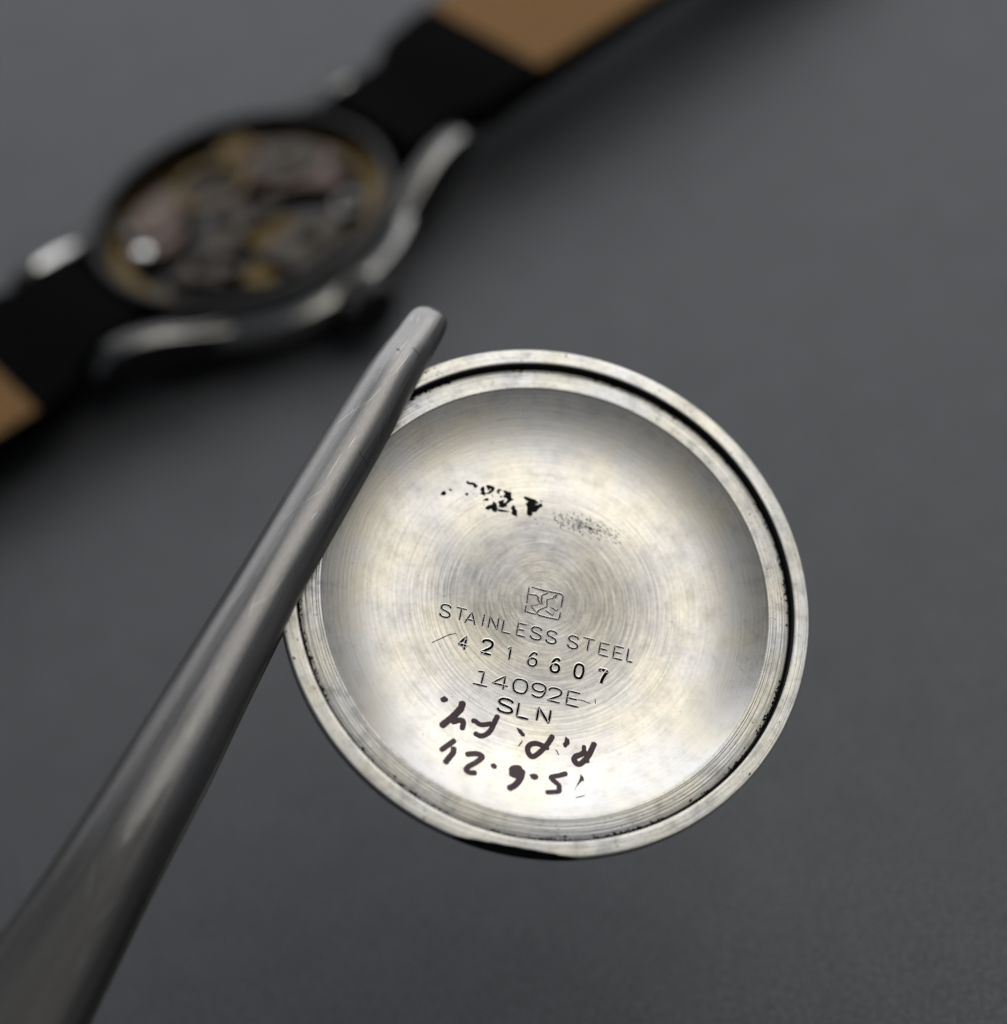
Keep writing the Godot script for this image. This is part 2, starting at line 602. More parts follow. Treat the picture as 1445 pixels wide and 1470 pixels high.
# The rubbed grey patch: many short dark scratches, and loose pits over the dish.
func speckles(parent: Node3D, c: Vector2) -> void:
	var s := Shape.new()
	for k in 90:      # crumbs broken off the black flakes
		var p := Vector2(rng.randf_range(-5.6, -0.4), 0.0)
		p.y = -5.5 - 0.06 * p.x + rng.randfn(0.0, 0.38)
		var t := Vector2.from_angle(rng.randf() * TAU) * rng.randf_range(0.01, 0.035)
		var w := rng.randf_range(0.02, 0.05)
		band(s, PackedVector2Array([p - t, p, p + t]), PackedFloat32Array([w * 0.4, w, w * 0.5]), [[-1.0, 0.006], [0.0, 0.008], [1.0, 0.006]])
	for k in 210:
		var p := Vector2(rng.randfn(0.0, 1.05), rng.randfn(0.0, 0.30))
		if absf(p.x) > 2.4 or absf(p.y) > 0.7:
			continue
		p = c + p.rotated(0.05)
		var t := Vector2.from_angle(rng.randfn(0.62, 0.35)) * rng.randf_range(0.03, 0.13)
		var w := rng.randf_range(0.03, 0.065)
		band(s, PackedVector2Array([p - t, p + Vector2(rng.randf_range(-0.02, 0.02), 0.01), p + t]), PackedFloat32Array([w * 0.3, w, w * 0.3]), [[-1.0, 0.006], [0.0, 0.008], [1.0, 0.006]])
	part("speckled_residue", s.mesh(), residue_material(), parent).set_meta("kind", "stuff")
	s = Shape.new()
	for k in 170:
		var p := Vector2.from_angle(rng.randf() * TAU) * sqrt(rng.randf()) * 12.6
		var t := Vector2.from_angle(rng.randf() * TAU) * rng.randf_range(0.012, 0.03)
		if rng.randf() < 0.25:
			t *= 2.5
		var w := rng.randf_range(0.015, 0.04)
		band(s, PackedVector2Array([p - t, p, p + t]), PackedFloat32Array([w * 0.4, w, w * 0.4]), [[-1.0, 0.006], [0.0, 0.008], [1.0, 0.006]])
	part("pits", s.mesh(), plain(Color(0.09, 0.085, 0.075).linear_to_srgb(), 0.6), parent).set_meta("kind", "stuff")

func mark_dish(dish: Node3D) -> void:
	dark_fill = plain(Color(0.007, 0.006, 0.005).linear_to_srgb(), 0.7)
	dark_fill.metallic_specular = 0.12
	bright_lip = steel(Color(0.72, 0.70, 0.66).linear_to_srgb(), 0.4)
	ink = plain(Color(0.046, 0.017, 0.027).linear_to_srgb(), 0.27)
	ink.metallic_specular = 0.33
	# STAINLESS
	glyph(dish, "engraved_letter", "S", -5.67, 2.10, 0.64, 0.79, 0.095)
	glyph(dish, "engraved_letter", "T", -4.75, 2.07, 0.62, 0.75, 0.095)
	glyph(dish, "engraved_letter", "A", -4.10, 2.15, 0.64, 0.77, 0.095)
	glyph(dish, "engraved_letter", "I", -3.35, 2.10, 0.04, 0.77, 0.095)
	glyph(dish, "engraved_letter", "N", -2.72, 2.10, 0.53, 0.77, 0.095)
	glyph(dish, "engraved_letter", "L", -1.87, 2.14, 0.53, 0.77, 0.095)
	glyph(dish, "engraved_letter", "E", -0.97, 2.11, 0.55, 0.77, 0.095)
	glyph(dish, "engraved_letter", "S", -0.09, 2.10, 0.68, 0.79, 0.095)
	glyph(dish, "engraved_letter", "S", 0.86, 2.10, 0.64, 0.79, 0.095)
	glyph(dish, "engraved_letter", "S", 2.19, 2.08, 0.64, 0.79, 0.095)
	glyph(dish, "engraved_letter", "T", 3.12, 2.01, 0.73, 0.77, 0.095)
	glyph(dish, "engraved_letter", "E", 4.13, 2.06, 0.60, 0.77, 0.095)
	glyph(dish, "engraved_letter", "E", 5.02, 2.05, 0.60, 0.77, 0.095)
	glyph(dish, "engraved_letter", "L", 5.76, 2.02, 0.38, 0.79, 0.095)
	# 4216607
	glyph(dish, "engraved_digit", "4", -4.23, 3.78, 0.55, 0.85, 0.150)
	glyph(dish, "engraved_digit", "2", -2.80, 3.69, 0.64, 0.85, 0.150)
	glyph(dish, "engraved_digit", "1", -1.44, 3.74, 0.21, 0.81, 0.115)
	glyph(dish, "engraved_digit", "6", 0.01, 3.75, 0.53, 0.85, 0.115)
	glyph(dish, "engraved_digit", "6", 1.41, 3.79, 0.53, 0.87, 0.150)
	glyph(dish, "engraved_digit", "0", 2.86, 3.79, 0.53, 0.87, 0.150)
	glyph(dish, "engraved_digit", "7", 4.32, 3.75, 0.51, 0.90, 0.180)
	# 14092E
	glyph(dish, "engraved_digit", "i", -2.75, 5.67, 0.87, 0.85, 0.105)
	glyph(dish, "engraved_digit", "4", -1.59, 5.62, 0.96, 0.85, 0.105)
	glyph(dish, "engraved_digit", "0", -0.40, 5.58, 0.85, 0.85, 0.105)
	glyph(dish, "engraved_digit", "9", 0.71, 5.56, 0.83, 0.85, 0.105)
	glyph(dish, "engraved_digit", "2", 1.70, 5.59, 0.81, 0.83, 0.105)
	glyph(dish, "engraved_digit", "E", 2.85, 5.56, 0.77, 0.85, 0.105)
	# SLN
	glyph(dish, "engraved_letter", "S", -1.03, 6.97, 0.92, 0.83, 0.135)
	glyph(dish, "engraved_letter", "L", 0.09, 7.02, 0.73, 0.85, 0.135)
	glyph(dish, "engraved_letter", "N", 1.29, 6.99, 0.73, 0.83, 0.135)
	# the square emblem at the centre
	groove(dish, "emblem_line", [-0.91, -0.73, -0.50, -0.71, -0.09, -0.70, 0.23, -0.72, 0.58, -0.74, 0.93, -0.74, 1.07, -0.66, 1.08, -0.35, 1.09, 0.10], 0.09)
	groove(dish, "emblem_line", [1.09, 0.42, 1.11, 0.71, 1.05, 0.89, 0.86, 0.92, 0.35, 0.94, -0.14, 0.93, -0.23, 0.86], 0.09)
	groove(dish, "emblem_line", [-0.28, 0.90, -0.62, 0.92, -1.00, 0.90, -1.02, 0.49], 0.09)
	groove(dish, "emblem_line", [-1.01, 0.37, -1.04, -0.16, -1.05, -0.68], 0.09)
	groove(dish, "emblem_line", [-1.05, -0.26, -0.79, -0.25, -0.53, -0.29, -0.40, -0.19, -0.35, -0.00, -0.17, 0.24], 0.08)
	groove(dish, "emblem_line", [0.18, -0.70, 0.07, -0.56, -0.20, -0.36, -0.16, -0.03, -0.08, 0.21], 0.08)
	groove(dish, "emblem_line", [0.71, -0.64, 0.52, -0.48, 0.46, -0.33, 0.14, -0.18, 0.23, 0.27, -0.20, 0.60, -0.29, 0.78, -0.31, 0.87], 0.08)
	groove(dish, "emblem_line", [-0.28, 0.26, -0.74, 0.46, -0.31, 0.84], 0.08)
	groove(dish, "emblem_line", [0.19, 0.51, 0.46, 0.64, 0.66, 0.72, 0.72, 0.56], 0.08)
	groove(dish, "emblem_line", [0.45, 0.23, 0.66, 0.30, 0.87, 0.38, 0.91, 0.24], 0.08)
	groove(dish, "emblem_line", [0.65, -0.52, 0.64, -0.39], 0.08)
	# faint scratches
	groove(dish, "scratch", [3.10, 5.53, 3.45, 5.52, 3.88, 5.58], 0.05)
	groove(dish, "scratch", [4.11, 5.24, 4.19, 5.53], 0.04)
	groove(dish, "scratch", [-6.05, 4.24, -5.65, 3.91, -5.13, 3.48, -4.78, 3.33], 0.045)
	groove(dish, "scratch", [0.34, 8.81, 0.17, 9.21], 0.06)
	groove(dish, "scratch", [3.91, 11.62, 4.16, 11.50, 4.40, 11.36], 0.05)
	groove(dish, "scratch", [2.59, 9.15, 2.45, 8.95, 2.36, 8.86], 0.05)
	groove(dish, "scratch", [-0.35, -5.67, -0.33, -5.33], 0.05)
	# handwriting in dark marker, upside down
	handwriting(dish, "marker_stroke", [[0.43, [-3.54, 7.43, -3.57, 7.77, -3.74, 8.09, -3.94, 8.43, -4.21, 8.78, -4.45, 9.11]], [0.34, [-3.88, 8.73, -3.54, 8.52, -3.32, 8.50, -3.25, 8.68, -3.26, 8.98]]])
	handwriting(dish, "marker_stroke", [[0.33, [-1.37, 7.71, -1.47, 8.10, -1.55, 8.48, -1.70, 8.83, -1.96, 9.08, -2.21, 9.14, -2.45, 9.07]], [0.30, [-2.74, 8.35, -2.59, 8.33, -2.31, 8.45, -2.05, 8.41, -1.67, 8.25]]])
	handwriting(dish, "marker_stroke", [[0.34, [-3.58, 9.84, -3.87, 10.21, -4.22, 10.65]], [0.37, [-3.53, 10.32, -3.52, 10.62, -3.70, 11.01, -3.85, 11.37]]])
	handwriting(dish, "marker_stroke", [[0.35, [-2.71, 10.49, -2.41, 10.37, -2.12, 10.29, -1.85, 10.34, -1.83, 10.49, -2.11, 10.86, -2.47, 11.21, -2.59, 11.48, -2.37, 11.60, -2.04, 11.52]]])
	handwriting(dish, "marker_stroke", [[0.34, [2.02, 8.11, 1.91, 8.45, 1.74, 8.81, 1.51, 9.19, 1.23, 9.54, 1.02, 9.63, 0.80, 9.44, 0.73, 9.14, 0.89, 8.89, 1.21, 8.77, 1.56, 8.82]], [0.23, [1.71, 8.82, 1.90, 8.93]]])
	handwriting(dish, "marker_stroke", [[0.36, [4.53, 7.96, 4.44, 8.34, 4.33, 8.73, 4.16, 9.09, 3.87, 9.43, 3.64, 9.38, 3.52, 9.19, 3.60, 8.99, 3.86, 8.81, 4.09, 8.59]], [0.27, [4.03, 8.60, 3.96, 8.26]], [0.23, [4.20, 9.09, 4.36, 9.15]]])
	handwriting(dish, "marker_stroke", [[0.31, [3.18, 10.20, 2.82, 10.41, 2.36, 10.63, 2.54, 10.83, 2.84, 11.02, 2.91, 11.28, 2.89, 11.45, 2.55, 11.57, 2.23, 11.67]]])
	handwriting(dish, "marker_stroke", [[0.58, [0.08, 10.82, 0.23, 10.68, 0.48, 10.63]], [0.58, [0.08, 10.90, 0.31, 10.96, 0.51, 10.83]], [0.40, [0.64, 10.67, 0.62, 11.09, 0.43, 11.55, 0.20, 11.84, 0.03, 11.95]]])
	ink_dot(dish, "marker_dot", [-4.88, 7.48, -4.66, 7.27, -4.40, 7.40, -4.41, 7.56, -4.63, 7.69, -4.79, 7.66])
	ink_dot(dish, "marker_dot", [-1.24, 10.72, -1.06, 10.59, -0.85, 10.72, -0.86, 10.91, -1.00, 10.98, -1.20, 10.89])
	ink_dot(dish, "marker_dot", [-0.16, 8.09, 0.15, 8.17, 0.42, 8.39, 0.44, 8.53, 0.26, 8.55, 0.04, 8.39])
	ink_dot(dish, "marker_dot", [2.78, 7.92, 3.05, 8.07, 3.12, 8.31, 2.92, 8.62, 2.80, 8.59, 2.70, 8.41, 2.77, 8.28])
	ink_dot(dish, "marker_dot", [1.08, 10.76, 1.36, 10.65, 1.53, 10.67, 1.64, 10.81, 1.59, 10.98, 1.38, 11.06, 1.18, 10.98])
	ink_dot(dish, "marker_dot", [4.01, 10.04, 4.22, 10.20, 4.27, 10.41, 4.12, 10.49, 3.92, 10.85, 3.75, 11.26, 3.91, 10.71, 4.01, 10.31])
	# flakes of old black residue
	flake(dish, "residue_flake", [-7.45, -5.33, -7.32, -5.45, -7.18, -5.33, -7.26, -5.18, -7.46, -5.16])
	flake(dish, "residue_flake", [-7.07, -5.61, -6.98, -5.69, -6.88, -5.63, -6.96, -5.57])
	flake(dish, "residue_flake", [-6.04, -5.62, -5.95, -5.73, -5.85, -5.66, -5.91, -5.53])
	flake(dish, "residue_flake", [-6.15, -6.43, -6.03, -6.49, -5.94, -6.42, -5.72, -6.49, -5.56, -6.46, -5.39, -6.34, -5.52, -6.16, -5.69, -6.34, -5.99, -6.30])
	flake(dish, "residue_flake", [-5.16, -6.29, -5.03, -6.41, -4.95, -6.29, -4.93, -6.09, -4.82, -5.99, -4.86, -5.83, -5.14, -5.90, -5.05, -6.02, -5.17, -6.12])
	flake(dish, "residue_flake", [-4.89, -6.50, -4.70, -6.59, -4.35, -6.53, -4.36, -6.31, -4.55, -6.06, -4.81, -5.96, -4.66, -6.12, -4.48, -6.38, -4.66, -6.37, -4.68, -6.22, -4.81, -6.39])
	flake(dish, "residue_flake", [-4.19, -6.36, -4.09, -6.50, -3.90, -6.47, -4.02, -6.40, -4.05, -6.29, -3.96, -6.19, -4.11, -6.21])
	flake(dish, "residue_flake", [-3.79, -6.44, -3.65, -6.50, -3.30, -6.46, -3.24, -6.14, -3.08, -6.04, -3.22, -5.92, -3.32, -5.78, -3.45, -5.61, -3.35, -5.52, -3.63, -5.34, -3.88, -5.35, -3.83, -5.47, -3.95, -5.69, -3.63, -5.87, -3.64, -5.67, -3.54, -5.67, -3.38, -5.95, -3.53, -6.03, -3.71, -6.04, -3.63, -6.29])
	flake(dish, "residue_flake", [-4.86, -5.50, -4.73, -5.68, -4.58, -5.69, -4.57, -5.55, -4.75, -5.53])
	flake(dish, "residue_flake", [-4.66, -5.05, -4.49, -5.25, -4.37, -5.32, -4.26, -5.38, -4.24, -5.58, -4.05, -5.50, -3.93, -5.19, -3.94, -4.96, -4.15, -4.96, -4.28, -5.12, -4.46, -4.96])
	flake(dish, "residue_flake", [-3.89, -5.09, -3.83, -5.18, -3.55, -5.21, -3.19, -5.20, -3.35, -5.13, -3.72, -5.04])
	flake(dish, "residue_flake", [-3.10, -5.45, -3.02, -5.69, -2.93, -5.63, -2.82, -5.44, -2.73, -5.41, -2.66, -5.01, -2.90, -5.05, -3.02, -5.13, -2.98, -5.34])
	flake(dish, "residue_flake", [-2.49, -6.38, -2.36, -6.44, -1.94, -6.40, -1.76, -6.41, -1.51, -6.22, -1.80, -6.11, -1.56, -6.07, -1.34, -6.27, -1.22, -6.10, -1.41, -5.94, -1.53, -5.65, -1.82, -5.52, -1.73, -5.40, -1.87, -5.25, -2.07, -5.31, -2.12, -5.74, -2.25, -5.99, -2.11, -6.20, -2.32, -6.23])
	flake(dish, "residue_flake", [-1.47, -6.40, -1.32, -6.44, -1.34, -6.39, -1.45, -6.37])
	flake(dish, "residue_flake", [-3.91, -6.01, -3.85, -6.10, -3.78, -6.05, -3.83, -5.98])
	flake(dish, "residue_flake", [-4.42, -5.95, -4.37, -6.00, -4.33, -5.95, -4.37, -5.91])
	# centre of the speckled patch and a few pits: computed below
	speckles(dish, Vector2(1.82, -5.49))

# ---------------------------------------------------------------- the tweezers
func build_tweezers() -> void:
	# frame: x to the right across the arm, y away from the case back, z from the tip to the grip
	var up := Vector3(0.2693, 0.8718, 0.4091).normalized()
	var bx := Vector3(0.8701, -0.4023, 0.2846)
	var bz := Vector3(-0.4127, -0.2793, 0.867)
	var along := (bx * -0.2494 + bz * 0.9684).normalized()
	var right := up.cross(along).normalized()
	var turn := Basis(right, up, along).orthonormalized()
	var tip := Vector3(1.476, 31.515, -78.296) + bx * -10.4845 + bz * -16.2696
	var t := thing("tweezers", "dark grey steel tweezers gripping the case back by its left rim", "tweezers", tip, turn)
	var m := steel(Color(0.30, 0.293, 0.288).linear_to_srgb(), 0.4)
	var w := 512
	var brushed := streaks(501, w, w, 220, 14)
	var grain := noise(503, 0.5, 2).get_seamless_image(w, w)
	grain.convert(Image.FORMAT_L8)
	var gr := grain.get_data()
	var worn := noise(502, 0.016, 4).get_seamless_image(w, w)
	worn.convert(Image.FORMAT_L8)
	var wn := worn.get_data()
	var tint := PackedByteArray()
	var rg := PackedByteArray()
	var relief := PackedByteArray()
	for a in [tint, rg, relief]:
		a.resize(w * w)
	for y in w:
		var z := (y + 0.5) / w * 120.0      # millimetres from the tip: the arm turns darker and rougher towards the grip
		for x in w:
			var k := y * w + x
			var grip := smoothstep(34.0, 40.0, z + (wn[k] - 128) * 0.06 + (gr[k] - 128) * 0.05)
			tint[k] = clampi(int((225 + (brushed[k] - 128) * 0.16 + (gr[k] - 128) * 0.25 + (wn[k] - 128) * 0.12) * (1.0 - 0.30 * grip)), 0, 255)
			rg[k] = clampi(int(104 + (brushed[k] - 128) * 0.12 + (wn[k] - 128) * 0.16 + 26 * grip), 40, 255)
			relief[k] = clampi(int(128 + (gr[k] - 128) * 0.7 + (brushed[k] - 128) * 0.3), 0, 255)
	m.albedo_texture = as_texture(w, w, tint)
	m.roughness = 1.0
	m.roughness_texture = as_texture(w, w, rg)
	m.heightmap_enabled = true
	m.heightmap_texture = as_texture(w, w, relief)
	m.heightmap_scale = 0.0004
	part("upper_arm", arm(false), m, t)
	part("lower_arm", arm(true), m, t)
	var s := Shape.new()
	slab(s, PackedVector2Array([Vector2(-4.2, 98), Vector2(4.0, 98), Vector2(4.0, 118), Vector2(2.5, 121), Vector2(-2.7, 121), Vector2(-4.2, 118)]), -4.1, 2.6, 0.5)
	part("joint_block", s.mesh(), m, t)
	# fine bright scratches, then a few dark nicks on the upper arm
	s = Shape.new()
	for k in 46:
		var z0 := rng.randf_range(1.0, 44.0)
		var a := arm_at(z0)
		var x0: float = a[1] + a[0] * rng.randf_range(-0.7, 0.7)
		var run := rng.randf_range(0.5, 2.6)
		var lean := rng.randfn(0.0, 0.22)
		var row0 := PackedVector3Array()
		var row1 := PackedVector3Array()
		for c in 6:
			var f := c / 5.0
			var x := x0 + lean * run * f
			var wide := 0.012 * sin(PI * (0.1 + 0.8 * f))
			row0.append(arm_top(x - wide, z0 + run * f) + Vector3(0, 0.006, 0))
			row1.append(arm_top(x + wide, z0 + run * f) + Vector3(0, 0.006, 0))
		s.grid([row0, row1], false, 0.1, 0.9)
	part("scratches", s.mesh(), steel(Color(0.5, 0.49, 0.48).linear_to_srgb(), 0.35), t).set_meta("kind", "stuff")
	var nick := plain(Color(0.02, 0.02, 0.02).linear_to_srgb(), 0.6)
	for n in [[0.5, 11.4, 0.9], [0.1, 3.6, 0.7], [-0.75, 4.4, 0.35]]:
		s = Shape.new()
		var row0 := PackedVector3Array()
		var row1 := PackedVector3Array()
		for k in 7:
			var x: float = n[0] + n[2] * (k / 6.0 - 0.1)
			var z: float = n[1] + 0.28 * x + rng.randf_range(-0.06, 0.06)
			row0.append(arm_top(x, z) + Vector3(0, 0.012, 0))
			row1.append(arm_top(x, z + 0.05 * sin(PI * k / 6.0) + 0.012) + Vector3(0, 0.012, 0))
		s.grid([row0, row1], false, 0, 1, [], true)
		part("nick", s.mesh(), nick, t)

const ARM := [[0.0, 1.0, 0.10], [0.12, 1.58, 0.05], [0.4, 2.12, 0.0], [0.75, 2.42, -0.03], [1.2, 2.62, -0.06], [3.0, 2.95, -0.2], [5.0, 3.2, -0.3], [8.0, 3.46, -0.3], [11.0, 3.6, -0.33], [15.0, 3.72, -0.38], [20.0, 3.84, -0.42], [25.0, 4.22, -0.35], [30.0, 4.68, -0.24], [37.0, 5.15, -0.24], [42.0, 5.75, -0.24], [46.0, 6.4, -0.32], [52.0, 7.3, -0.3], [62.0, 8.4, -0.2], [80.0, 8.6, -0.1], [98.0, 8.2, 0.0], [118.0, 7.6, 0.0]]

# [half width, centre, thickness, base height, roundness] of the arm at a distance from the tip
func arm_at(at_z: float) -> Array:
	var z := maxf(0.0, at_z - 0.65 * smoothstep(0.5, 3.0, at_z))
	var k := 0
	while k < ARM.size() - 2 and ARM[k + 1][0] < z:
		k += 1
	var f := clampf((z - ARM[k][0]) / (ARM[k + 1][0] - ARM[k][0]), 0.0, 1.0)
	var wd := lerpf(ARM[k][1], ARM[k + 1][1], f)
	var thick := 0.9 + 0.75 * smoothstep(0.0, 5.0, z) + 0.25 * smoothstep(10.0, 30.0, z) - 0.5 * smoothstep(34.0, 50.0, z)
	if z < 0.9:
		thick *= sqrt(maxf(0.02, 1.0 - pow(1.0 - z / 0.9, 2.0) * 0.75))
	var lift := 0.03 + 0.6 * pow(maxf(0.0, z - 30.0) / 30.0, 2.0) * smoothstep(120.0, 60.0, z)
	return [wd / 2.0, lerpf(ARM[k][2], ARM[k + 1][2], f), thick, lift, lerpf(2.1, 3.2, smoothstep(36.0, 50.0, z))]

func arm_top(x: float, z: float) -> Vector3:
	var a := arm_at(z)
	var u := clampf((x - a[1]) / a[0], -0.999, 0.999)
	return Vector3(x, a[3] + 0.3 + (a[2] - 0.3) * pow(1.0 - pow(absf(u), a[4]), 0.62), z)

func arm(lower: bool) -> ArrayMesh:
	var s := Shape.new()
	var rows := []
	var vs := []
	var stations := PackedFloat32Array([0.0, 0.04, 0.1, 0.2, 0.35, 0.55, 0.8, 1.1])
	for k in 100:
		stations.append(1.5 + k * 1.165)
	for z in stations:
		var a := arm_at(z)
		var row := PackedVector3Array()
		for j in 33:
			var u := -cos(PI * j / 32.0)
			var x: float = a[1] + u * a[0]
			var p := arm_top(x, z)
			row.append(p)
		# down the right side, flat underneath, up the left side
		row.append(Vector3(a[1] + a[0], a[3] + 0.06, z))
		row.append(Vector3(a[1] + a[0] - 0.08, a[3], z))
		row.append(Vector3(a[1] - a[0] + 0.08, a[3], z))
		row.append(Vector3(a[1] - a[0], a[3] + 0.06, z))
		row.append(row[0])
		if lower:
			for j in row.size():
				var bow := 0.9 * sin(PI * clampf((z - 16.0) / 96.0, 0.0, 1.0))
				row[j] = Vector3(row[j].x - 0.25 * smoothstep(2.0, 0.0, z) - 0.12, -3.06 - row[j].y - bow, row[j].z + 1.3)
		rows.append(row)
		vs.append(z / 120.0)
	s.grid(rows, true, 0.0, 1.0, vs, not lower)
	# close the tip and the end
	for e in [0, rows.size() - 1]:
		var first := s.v.size()
		var mid := Vector3.ZERO
		for p in rows[e]:
			mid += p / rows[e].size()
		s.v.append(mid)
		s.uv.append(Vector2(0.5, 0))
		for p in rows[e]:
			s.v.append(p)
			s.uv.append(Vector2(0.5, 0))
		for j in rows[e].size() - 1:
			if (e == 0) != lower:
				s.ix.append_array([first, first + 2 + j, first + 1 + j])
			else:
				s.ix.append_array([first, first + 1 + j, first + 2 + j])
	return s.mesh()

# ---------------------------------------------------------------- the wristwatch
func build_wristwatch() -> void:
	var turn := Basis(Vector3(0.884, 0, -0.468), Vector3.UP, Vector3(0.468, 0, 0.884)).orthonormalized()
	var w := thing("wristwatch", "opened steel wristwatch lying face down, movement showing, on black and tan leather strap", "wristwatch", Vector3(-16.8, 0, -158.8), turn)
	var polished := steel(Color(0.30, 0.295, 0.28).linear_to_srgb(), 0.25)
	var satin := steel(Color(0.05, 0.049, 0.048).linear_to_srgb(), 0.32)  # lug steel darkened: dark reflections are put into its colour
	var glint_steel := steel(Color(0.62, 0.61, 0.59).linear_to_srgb(), 0.2)  # paler steel for the added inner slopes, coloured for a glint
	var soft := steel(Color(0.27, 0.265, 0.255).linear_to_srgb(), 0.3)
	var inner := steel(Color(0.035, 0.034, 0.033).linear_to_srgb(), 0.4)  # near-black: the dark surroundings it mirrors are painted into the steel
	# case
	var s := Shape.new()
	lathe(s, [[16.5, 5.05], [15.3, 5.95], [15.3, 6.9]], 160, false)
	lathe(s, [[16.2, 3.0], [16.6, 4.0], [16.5, 5.05]], 160, false)
	lathe(s, [[14.5, 0.9], [15.0, 1.0], [16.2, 3.0]], 160, false)
	var case := part("case", s.mesh(), polished, w)
	s = Shape.new()
	lathe(s, [[15.3, 6.9], [15.1, 7.6], [14.8, 7.9], [14.25, 7.95]], 160, false)
	part("back_seat", s.mesh(), inner, case)
	s = Shape.new()
	lathe(s, [[14.25, 7.95], [14.1, 7.8], [14.1, 4.4]], 160, false)
	part("case_wall", s.mesh(), inner, case)
	for e in [-1.0, 1.0]:
		for q in [-1.0, 1.0]:
			var horn := part("lug", lug(e, q), satin, w)
			part("lug_bevel", lug_bevel(e, q), soft, horn)
			if q < 0.0:
				part("lug_bevel", lug_inner_bevel(e), glint_steel, horn)
	# crystal under the watch
	s = Shape.new()
	lathe(s, [[0.05, 0.02], [8.0, 0.12], [12.0, 0.45], [14.0, 1.0], [14.5, 1.3]], 96, false)
	part("crystal", s.mesh(), plain(Color(0.02, 0.02, 0.02), 0.05), w)
	# crown
	s = Shape.new()
	lathe(s, [[0.02, 3.6], [1.9, 3.55], [2.35, 3.3]], 72, false)
	lathe(s, [[2.35, 3.3], [2.55, 3.0], [2.55, 0.5], [2.3, 0.2], [0.9, 0.15], [0.9, -0.8]], 144, false, func(a: float, r: float, h: float) -> Vector2: return Vector2(r * (1.0 + (0.035 * (1.0 if sin(a * 36.0) > 0.0 else -1.0) if r > 2.4 else 0.0)), h))
	var crown := part("crown", s.mesh(), inner, w)
	crown.transform = Transform3D(Basis(Vector3(1, 0, 0), Vector3(0, 0, 1), Vector3(0, -1, 0)), Vector3(1.2, 4.0, 16.2) * MM)
	build_movement(w)
	build_strap(w, 1.0)
	build_strap(w, -1.0)

# Outer face of a lug: it leaves the case on the case's own curve and straightens towards the tip.
func lug_side(f: float) -> float:
	return 8.9 + 4.1 * pow(1.0 - f, 1.2)

func lug_top(f: float) -> float:
	return lerpf(5.9, 8.3, smoothstep(0.0, 0.75, f)) - 1.6 * pow(maxf(0.0, f - 0.8) / 0.2, 2.0)

func lug(e: float, q: float) -> ArrayMesh:
	var s := Shape.new()
	var rows := []
	for k in 15:
		var f := k / 14.0
		var x := lerpf(8.0, 22.3, f)
		var side := lug_side(f)
		var wide := lerpf(3.0, 1.6, f)
		var low := lerpf(1.6, 6.2, f * f)
		var high := lug_top(f)
		low = minf(low, high - 0.4)
		var c := 0.35
		var o := side
		var i := side - wide
		var row := PackedVector3Array()
		for p in [[o, low + c], [o, high - c], [o - c, high], [i + c, high], [i, high - c], [i, low + c], [i + c, low], [o - c, low], [o, low + c]]:
			row.append(Vector3(x * e, p[1], p[0] * q))
		rows.append(row)
	s.grid(rows, true, 0, 1, [], e * q < 0.0)
	var last: PackedVector3Array = rows[14]
	var first := s.v.size()
	for p in last:
		s.v.append(p)
		s.uv.append(Vector2(0.5, 0.5))
	for k in range(1, 7):
		if e * q < 0.0:
			s.ix.append_array([first, first + k, first + k + 1])
		else:
			s.ix.append_array([first, first + k + 1, first + k])
	return s.mesh()

# The polished slope along a lug's outer top edge.
func lug_bevel(e: float, q: float) -> ArrayMesh:
	var s := Shape.new()
	var rows := []
	for k in 15:
		var f := k / 14.0
		var x := lerpf(8.0, 22.3, f)
		var side := lug_side(f) + 0.02
		var high := lug_top(f) + 0.02
		var wide := lerpf(1.0, 0.6, smoothstep(0.0, 0.6, f))
		rows.append(PackedVector3Array([Vector3(x * e, high - wide * 0.7, (side + 0.15) * q), Vector3(x * e, high - 0.1, (side - wide * 0.5) * q), Vector3(x * e, high + 0.03, (side - wide * 0.8) * q)]))
	s.grid(rows, false, 0.1, 0.9, [], e * q < 0.0)
	return s.mesh()

# A short slope added along a far lug's inner edge, angled to catch a glint.
func lug_inner_bevel(e: float) -> ArrayMesh:
	var s := Shape.new()
	var rows := []
	for k in 9:
		var f := 0.42 + 0.34 * k / 8.0
		var x := lerpf(8.0, 22.3, f)
		var inner_edge := -(lug_side(f) - lerpf(3.0, 1.6, f))
		var high := lug_top(f)
		var wide := 0.75 * sin(PI * (0.12 + 0.76 * k / 8.0))
		rows.append(PackedVector3Array([Vector3(x * e, high + 0.04, inner_edge - wide * 0.55), Vector3(x * e, high - wide * 0.2, inner_edge), Vector3(x * e, high - wide * 0.8, inner_edge + wide * 0.45)]))
	s.grid(rows, false, 0.1, 0.9, [], e > 0.0)
	return s.mesh()

